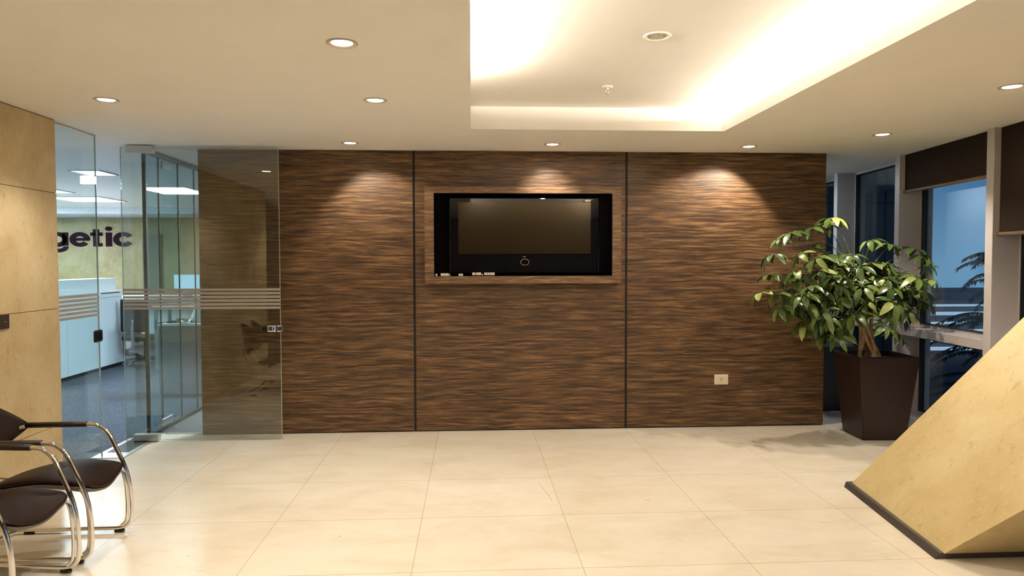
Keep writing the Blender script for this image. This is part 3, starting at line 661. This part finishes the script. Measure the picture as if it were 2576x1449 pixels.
def make_chair(label):
    t = thing('visitor_chair', label, 'chair', (0, 0, 0), 0, 'brown leather chairs by the limestone wall')
    out = seat_outline()
    bm = B(); pillow(bm, out, seat_base, .036, .012); obj('seat_cushion', bm, M['leather'], t, smooth=True)
    bm = B(); pillow(bm, [(p[0] * .985, p[1] * .985) for p in out], lambda x, y: seat_base(x, y) - .012, .004, .042); obj('seat_shell', bm, M['shell'], t, smooth=True)
    # backrest: pointed wing shape, bent around the sitter
    for nm, m, off, th in (('backrest', M['leather'], 0, .022), ('backrest_shell', M['shell'], -.020, .010)):
        bm = B(); N = 22; K = 12; g = []
        for i in range(N + 1):
            y = -.245 + .49 * i / N; a = abs(y / .245); up = .205 * (1 - a ** 1.75) ** .92 + .012; dn = .175 * (1 - a ** 1.6) ** .92 + .012; row = []
            for j in range(K + 1):
                z = .668 - dn + (up + dn) * j / K; x = -.47 + .175 * a ** 2 - (z - .668) * .16 + off
                e = (1 - (2 * j / K - 1) ** 4) ** .5 * (1 - a ** 6) ** .5
                row.append((Vector((x + th * e * .5, y, z)), Vector((x - th * e * .5, y, z))))
            g.append(row)
        F = [[bm.verts.new(p[0]) for p in r] for r in g]; K_ = [[bm.verts.new(p[1]) for p in r] for r in g]
        for i in range(N):
            for j in range(K): bm.faces.new((F[i][j], F[i + 1][j], F[i + 1][j + 1], F[i][j + 1])); bm.faces.new((K_[i][j], K_[i][j + 1], K_[i + 1][j + 1], K_[i + 1][j]))
        bmesh.ops.remove_doubles(bm, verts=bm.verts, dist=.0004)
        obj(nm, bm, m, t, smooth=True)
    for s in (-1, 1):
        Y = .229 * s
        pr = [(-.330, .650), (-.285, .668), (-.20, .670), (0, .671), (.075, .670), (.120, .662), (.160, .636), (.190, .598), (.226, .52), (.268, .424), (.292, .345), (.306, .26), (.311, .17), (.309, .10), (.298, .062), (.272, .036), (.235, .026), (.19, .0245), (0, .0245), (-.20, .0245), (-.32, .0245), (-.37, .027)]
        P3 = [(x, Y, z) for x, z in pr]
        P3[0] = (-.335, Y - .012 * s, .655)
        fo = obj('frame_tube', tube(B(), catmull(P3, 5), .0125, 14), M['chrome'], t, smooth=True)
        # the seat carrier: comes along the seat side and runs down beside the leg
        pr2 = [(-.30, .375), (-.1, .40), (.10, .412), (.215, .408), (.252, .395), (.272, .36), (.284, .30), (.290, .22), (.290, .13), (.282, .075), (.255, .045)]
        obj('seat_carrier', tube(B(), catmull([(x, (.14 if x < .15 else .14 + .075 * min(1, (x - .15) / .11)) * s, z) for x, z in pr2], 5), .009, 12), M['chrome'], t, smooth=True)
        obj('arm_pad', tube(B(), [(-.305, Y - .002 * s, .6685), (-.300, Y, .669), (.055, Y, .671), (.060, Y, .671)], [.010, .0175, .0175, .0135], 16), M['armpad'], t, smooth=True)
        for x in (.235, -.30):
            bm = B(); box(bm, x - .028, x + .028, Y - .014, Y + .014, 0, .016, .006, 3); obj('foot_glide', bm, M['rubber'], t)
    obj('cross_bar', tube(B(), catmull([(-.37, -.229, .027), (-.385, -.15, .027), (-.385, .15, .027), (-.37, .229, .027)], 5), .0125, 12), M['chrome'], t, smooth=True)
    obj('seat_bar', tube(B(), [(.215, -.19, .405), (.215, .19, .405)], .009, 10), M['chrome'], t, smooth=True)
    obj('seat_bar', tube(B(), [(-.22, -.14, .384), (-.22, .14, .384)], .009, 10), M['chrome'], t, smooth=True)
    # back uprights from the floor bar to the backrest
    obj('back_support', tube(B(), catmull([(-.30, -.10, .375), (-.40, -.10, .39), (-.455, -.10, .47), (-.475, -.10, .58)], 5), .009, 10), M['chrome'], t, smooth=True)
    obj('back_support', tube(B(), catmull([(-.30, .10, .375), (-.40, .10, .39), (-.455, .10, .47), (-.475, .10, .58)], 5), .009, 10), M['chrome'], t, smooth=True)
    return t
def dup(root, loc, rz, label):
    r = root.copy(); COL.objects.link(r); r.location = loc; r.rotation_euler = (0, 0, rz); r['label'] = label
    for ch in list(root.children):
        c = ch.copy(); COL.objects.link(c); c.parent = r
        for g in ch.children: d = g.copy(); COL.objects.link(d); d.parent = c
    return r
ch1 = make_chair('brown leather visitor chair with chrome tube frame, the one nearer the glass door')
ch1.location = (-2.40, 4.20, 0)
ch2 = dup(ch1, (-2.43, 3.66, 0), math.radians(-7), 'brown leather visitor chair with chrome tube frame, in front and cut by the picture edge')

# ================================================================== POTTED TREE
pp = thing('potted_umbrella_tree', 'leafy braided-trunk tree in a tall tapered dark brown planter', 'potted plant', (3.815, 6.465, 0), math.radians(-3))
bm = B(); b0, b1, hh = .20, .276, .78
lo = [(-b0, -b0), (b0, -b0), (b0, b0), (-b0, b0)]; hi = [(-b1, -b1), (b1, -b1), (b1, b1), (-b1, b1)]; inn = [(x * .93, y * .93) for x, y in hi]
v0 = [bm.verts.new((*p, 0)) for p in lo]; v1 = [bm.verts.new((*p, hh)) for p in hi]; v2 = [bm.verts.new((*p, hh)) for p in inn]; v3 = [bm.verts.new((p[0] * .97, p[1] * .97, hh - .10)) for p in inn]
bm.faces.new(v0[::-1])
for a, c in ((v0, v1), (v1, v2), (v2, v3)):
    for k in range(4): bm.faces.new((a[k], a[(k + 1) % 4], c[(k + 1) % 4], c[k]))
bmesh.ops.bevel(bm, geom=[e for e in bm.edges if len(e.link_faces) == 2 and all(v in v0 + v1 for v in e.verts)], offset=.008, segments=3, affect='EDGES')
obj('planter', bm, M['planter'], pp)
bm = B(); quad(bm, *[(p[0] * .975, p[1] * .975, hh - .055) for p in inn]); bmesh.ops.subdivide_edges(bm, edges=bm.edges, cuts=14, use_grid_fill=True)
for v in bm.verts: v.co.z += random.uniform(-.008, .010)
obj('soil', bm, M['soil'], pp)
c0 = Vector((-.09, -.09, hh - .07)); tips = []
for k in range(7):
    ph = k * 2 * math.pi / 7; P = []; R = []
    for j in range(13):
        u = j / 12; rad = .092 - .045 * math.sin(u * math.pi) + (.05 * max(0, u - .6)); a = ph + (1 if k % 2 else -1) * u * 2.6
        P.append(c0 + Vector((rad * math.cos(a) * (1.15 if u < .3 else 1) - .08 * u, rad * math.sin(a) * .8, .55 * u))); R.append(.020 - .009 * u)
    obj('trunk', tube(B(), catmull(P, 3), [R[min(12, i // 3)] for i in range(37)], 10), M['bark'], pp, smooth=True); tips.append(P[-1])

WH = [(2.65,1.372),(2.769,1.719),(2.823,1.864),(2.935,1.919),(3.103,1.955),(3.252,2.028),(3.327,2.054),(2.734,1.536),(2.792,1.353),(2.921,1.499),(3.012,1.718),(2.831,1.243),(2.98,1.279),(2.885,1.39),(3.124,1.791),(3.689,1.846),(3.88,1.809),(4.109,1.772),(4.206,1.698),(4.323,1.605),(4.307,1.476),(4.234,1.272),(4.079,1.329),(3.999,1.532),(3.845,1.643),(3.693,1.644),(3.579,1.607),(3.389,1.681),(3.275,1.718),(3.202,1.572),(3.432,1.35),(3.393,1.424),(3.284,1.13),(3.361,1.019),(3.245,1.204),(3.129,1.425),(3.053,1.499),(3.205,1.351),(3.543,1.497),(3.733,1.496),(3.887,1.422),(4.044,1.199),(3.891,1.163),(3.855,1.052),(3.971,.977),(3.548,1.165),(3.472,1.203),(3.4,.945),(3.286,.964),(3.697,1.349),(4.153,1.495),(4.193,1.384),(3.737,1.238),(3.354,1.534),(3.208,1.131),(3.055,1.352),(3.502,1.717),(3.163,1.681),(2.977,1.572),(3.62,1.423),(3.927,1.274)]
rnd = random.Random(11)
def leaflet(bm, base, d, nrm, L, wd, droop):
    """one elliptic leaflet, folded along its midrib and drooping"""
    d = d.normalized(); side = d.cross(nrm).normalized(); up = side.cross(d).normalized(); N = 6; rows = []
    for i in range(N + 1):
        u = i / N; w = wd * (math.sin(math.pi * min(1, u * .92 + .06)) ** .75) * (1 - .15 * u) if i < N else .0008
        if i == 0: w = .0015
        c = base + d * (L * u) + up * (-droop * L * u * u)
        rows.append((bm.verts.new(c + side * w + up * w * .28), bm.verts.new(c), bm.verts.new(c - side * w + up * w * .28)))
    for a, c in zip(rows, rows[1:]):
        bm.faces.new((a[0], a[1], c[1], c[0])); bm.faces.new((a[1], a[2], c[2], c[1]))
centres = []
C0 = Vector((3.72, 6.40, 1.32))
for i, (x, z) in enumerate(WH):
    x, z = x, z
    edge = i < 29
    y = 6.35 + (rnd.uniform(-.10, .12) if edge else rnd.uniform(-.34, -.05))
    k = y / 6.35; X = x * k; Z = 1.65 + (z - 1.65) * k
    y = min(y, 6.62) if X < 3.6 else y
    centres.append((Vector((X, y, Z)), 1))
for i in range(84):                                   # inner and rear whorls
    while True:
        p = Vector((rnd.uniform(-1, 1), rnd.uniform(-1, 1), rnd.uniform(-1, 1)))
        if p.length < 1: break
    if p.z < -.35 and -.15 < p.x < .5: continue
    X = 3.58 + p.x * .66; y = 6.40 + p.y * .30; Z = 1.34 + p.z * .36 - .10 * p.x * p.x
    if X < 3.62: y = min(y, 6.66)
    if X > 3.95: y = min(y, 6.45)
    centres.append((Vector((X, y, Z)), 0))
bmL, bmS = B(), B()
inv = pp.matrix_basis.inverted(); inv = (Matrix.Translation(pp.location) @ Matrix.Rotation(pp.rotation_euler.z, 4, 'Z')).inverted()
for c, outer in centres:
    rootp = tips[rnd.randrange(len(tips))]; tip = inv @ c
    mid = (rootp + tip) / 2 + Vector((rnd.uniform(-.05, .05), rnd.uniform(-.04, .04), .07 + .05 * rnd.random()))
    tube(bmS, catmull([rootp, (rootp * .7 + mid * .3) + Vector((0, 0, .02)), mid, tip], 4), [.0055] * 6 + [.004] * 4 + [.0028] * 3, 6)
    out = (c - C0); out.z *= .6; out = out.normalized() if out.length > 1e-3 else Vector((0, 0, 1))
    ax = (Vector((0, 0, 1)) * 1.0 + out * .55 + Vector((rnd.uniform(-.3, .3), rnd.uniform(-.3, .3), 0))).normalized()
    n = rnd.choice((6, 7, 7, 8)); e1 = ax.orthogonal().normalized(); e2 = ax.cross(e1); a0 = rnd.uniform(0, 6.28)
    Ls = rnd.uniform(.115, .165)
    for j in range(n):
        a = a0 + 2 * math.pi * j / n; rad = e1 * math.cos(a) + e2 * math.sin(a)
        d = (rad + ax * rnd.uniform(-.25, .25) - Vector((0, 0, .25))).normalized()
        b_ = tip + rad * .022
        bmS.verts.ensure_lookup_table(); tube(bmS, [tip, b_ + d * .012], .0016, 5, cap=False)
        leaflet(bmL, b_ + d * .010, d, ax, Ls * rnd.uniform(.8, 1.1), Ls * rnd.uniform(.19, .26), rnd.uniform(.15, .7))
for v in bmL.verts:                                    # keep clear of the walls
    w = pp.matrix_basis if False else None
mw = Matrix.Translation(pp.location) @ Matrix.Rotation(pp.rotation_euler.z, 4, 'Z')
for v in bmL.verts:
    q = mw @ v.co
    if q.x < 3.56 and q.y > D - .03: q.y = D - .03 - .02 * rnd.random()
    if q.x > wx(q.y) - .02: q.x = wx(q.y) - .02
    v.co = inv @ q
obj('foliage', bmL, M['leaf'], pp, smooth=True); obj('stems', bmS, M['stem'], pp, smooth=True)

# second planter in the dark corridor behind the wood wall
p2 = thing('dark_planter', 'black planter with dark strap leaves in the dim corridor behind the wood wall', 'potted plant', (3.98, 7.75, 0))
bm = B(); poly(bm, [(-.20, -.2, 0), (.20, -.2, 0), (.20, .2, 0), (-.20, .2, 0)], [(-.25, -.25, .72), (.25, -.25, .72), (.25, .25, .72), (-.25, .25, .72)]); obj('planter', bm, M['planter_dark'], p2)
bm = B()
for k in range(16):
    a = rnd.uniform(0, 6.28); d = Vector((math.cos(a), math.sin(a), 0)); L = rnd.uniform(.25, .45); pts = [Vector((0, 0, .72)) + d * (.02 + .28 * L * u * u * 2) + Vector((0, 0, L * (u - .35 * u * u) * 1.2)) for u in (0, .25, .5, .75, 1)]
    sd_ = d.cross(Vector((0, 0, 1))); rows = [(bm.verts.new(p + sd_ * w), bm.verts.new(p - sd_ * w)) for p, w in zip(pts, (.012, .022, .024, .018, .001))]
    for q, r_ in zip(rows, rows[1:]): bm.faces.new((q[0], q[1], r_[1], r_[0]))
obj('leaves', bm, M['darkleaf'], p2)

# ================================================================== OUTDOORS AT DUSK
struct(obj('ground', boxm(-60, 160, -60, 160, -4.6, -4.5), M['ground']))
db = thing('dark_tower', 'dark glass office block outside, close behind the corridor window', 'building', (16.2, 30, -4.5))
obj('facade', boxm(-3.5, 2.75, 0, 8, 0, 22), M['facade'], db)
bm = B()
for k in range(0, 10): box(bm, -3.4 + k * .66 - .03, -3.4 + k * .66 + .03, -.04, 0, 0, 22)
for k in range(1, 8): box(bm, -3.5, 2.75, -.05, 0, k * 2.9 - .05, k * 2.9 + .05)
obj('facade_grid', bm, M['facade_line'], db)
pk = thing('parking_deck', 'pale lit low building with horizontal bands in the distance outside', 'building', (30, 45, -4.5))
obj('frame', boxm(-8, 16, 0, 10, 0, 3.6), M['concrete'], pk)
for k in range(6): obj('deck_band', boxm(-8.1, 16.1, -.3, 0, .30 + k * .58, (.42 if k % 2 else .50) + k * .58), M['lit_band'], pk)
tr = thing('conifer_tree', 'dark conifer with drooping branches outside the window', 'tree', (10.95, 14.3, -4.5))
obj('trunk', tube(B(), [(0, 0, 0), (.05, 0, 3), (0, 0, 6.6)], [.14, .10, .03], 10), M['tree'], tr, smooth=True)
bm = B()
for k in range(120):
    z = rnd.uniform(1.6, 6.5); L = (6.9 - z) * .33 + .35; a = rnd.uniform(0, 6.28); d = Vector((math.cos(a), math.sin(a), 0)); pts = []
    for j in range(10):
        u = j / 9; pts.append(Vector((0, 0, z)) + d * L * u + Vector((0, 0, .30 * L * u - .55 * L * u * u)))
    tube(bm, pts, [.014 * (1 - .8 * j / 9) for j in range(10)], 4)
    for j in range(2, 10):
        for q in range(9):
            t_ = rnd.uniform(0, 1); p = pts[j] * t_ + pts[j - 1] * (1 - t_); sdv = d.cross(Vector((0, 0, 1))) * rnd.uniform(-1, 1) + d * .5 + Vector((0, 0, -rnd.uniform(.3, 1.0))); sdv = sdv.normalized() * rnd.uniform(.08, .20)
            w = d * .022; f = [bm.verts.new(p - w), bm.verts.new(p + w), bm.verts.new(p + sdv)]; bm.faces.new(f)
obj('branches', bm, M['tree'], tr)
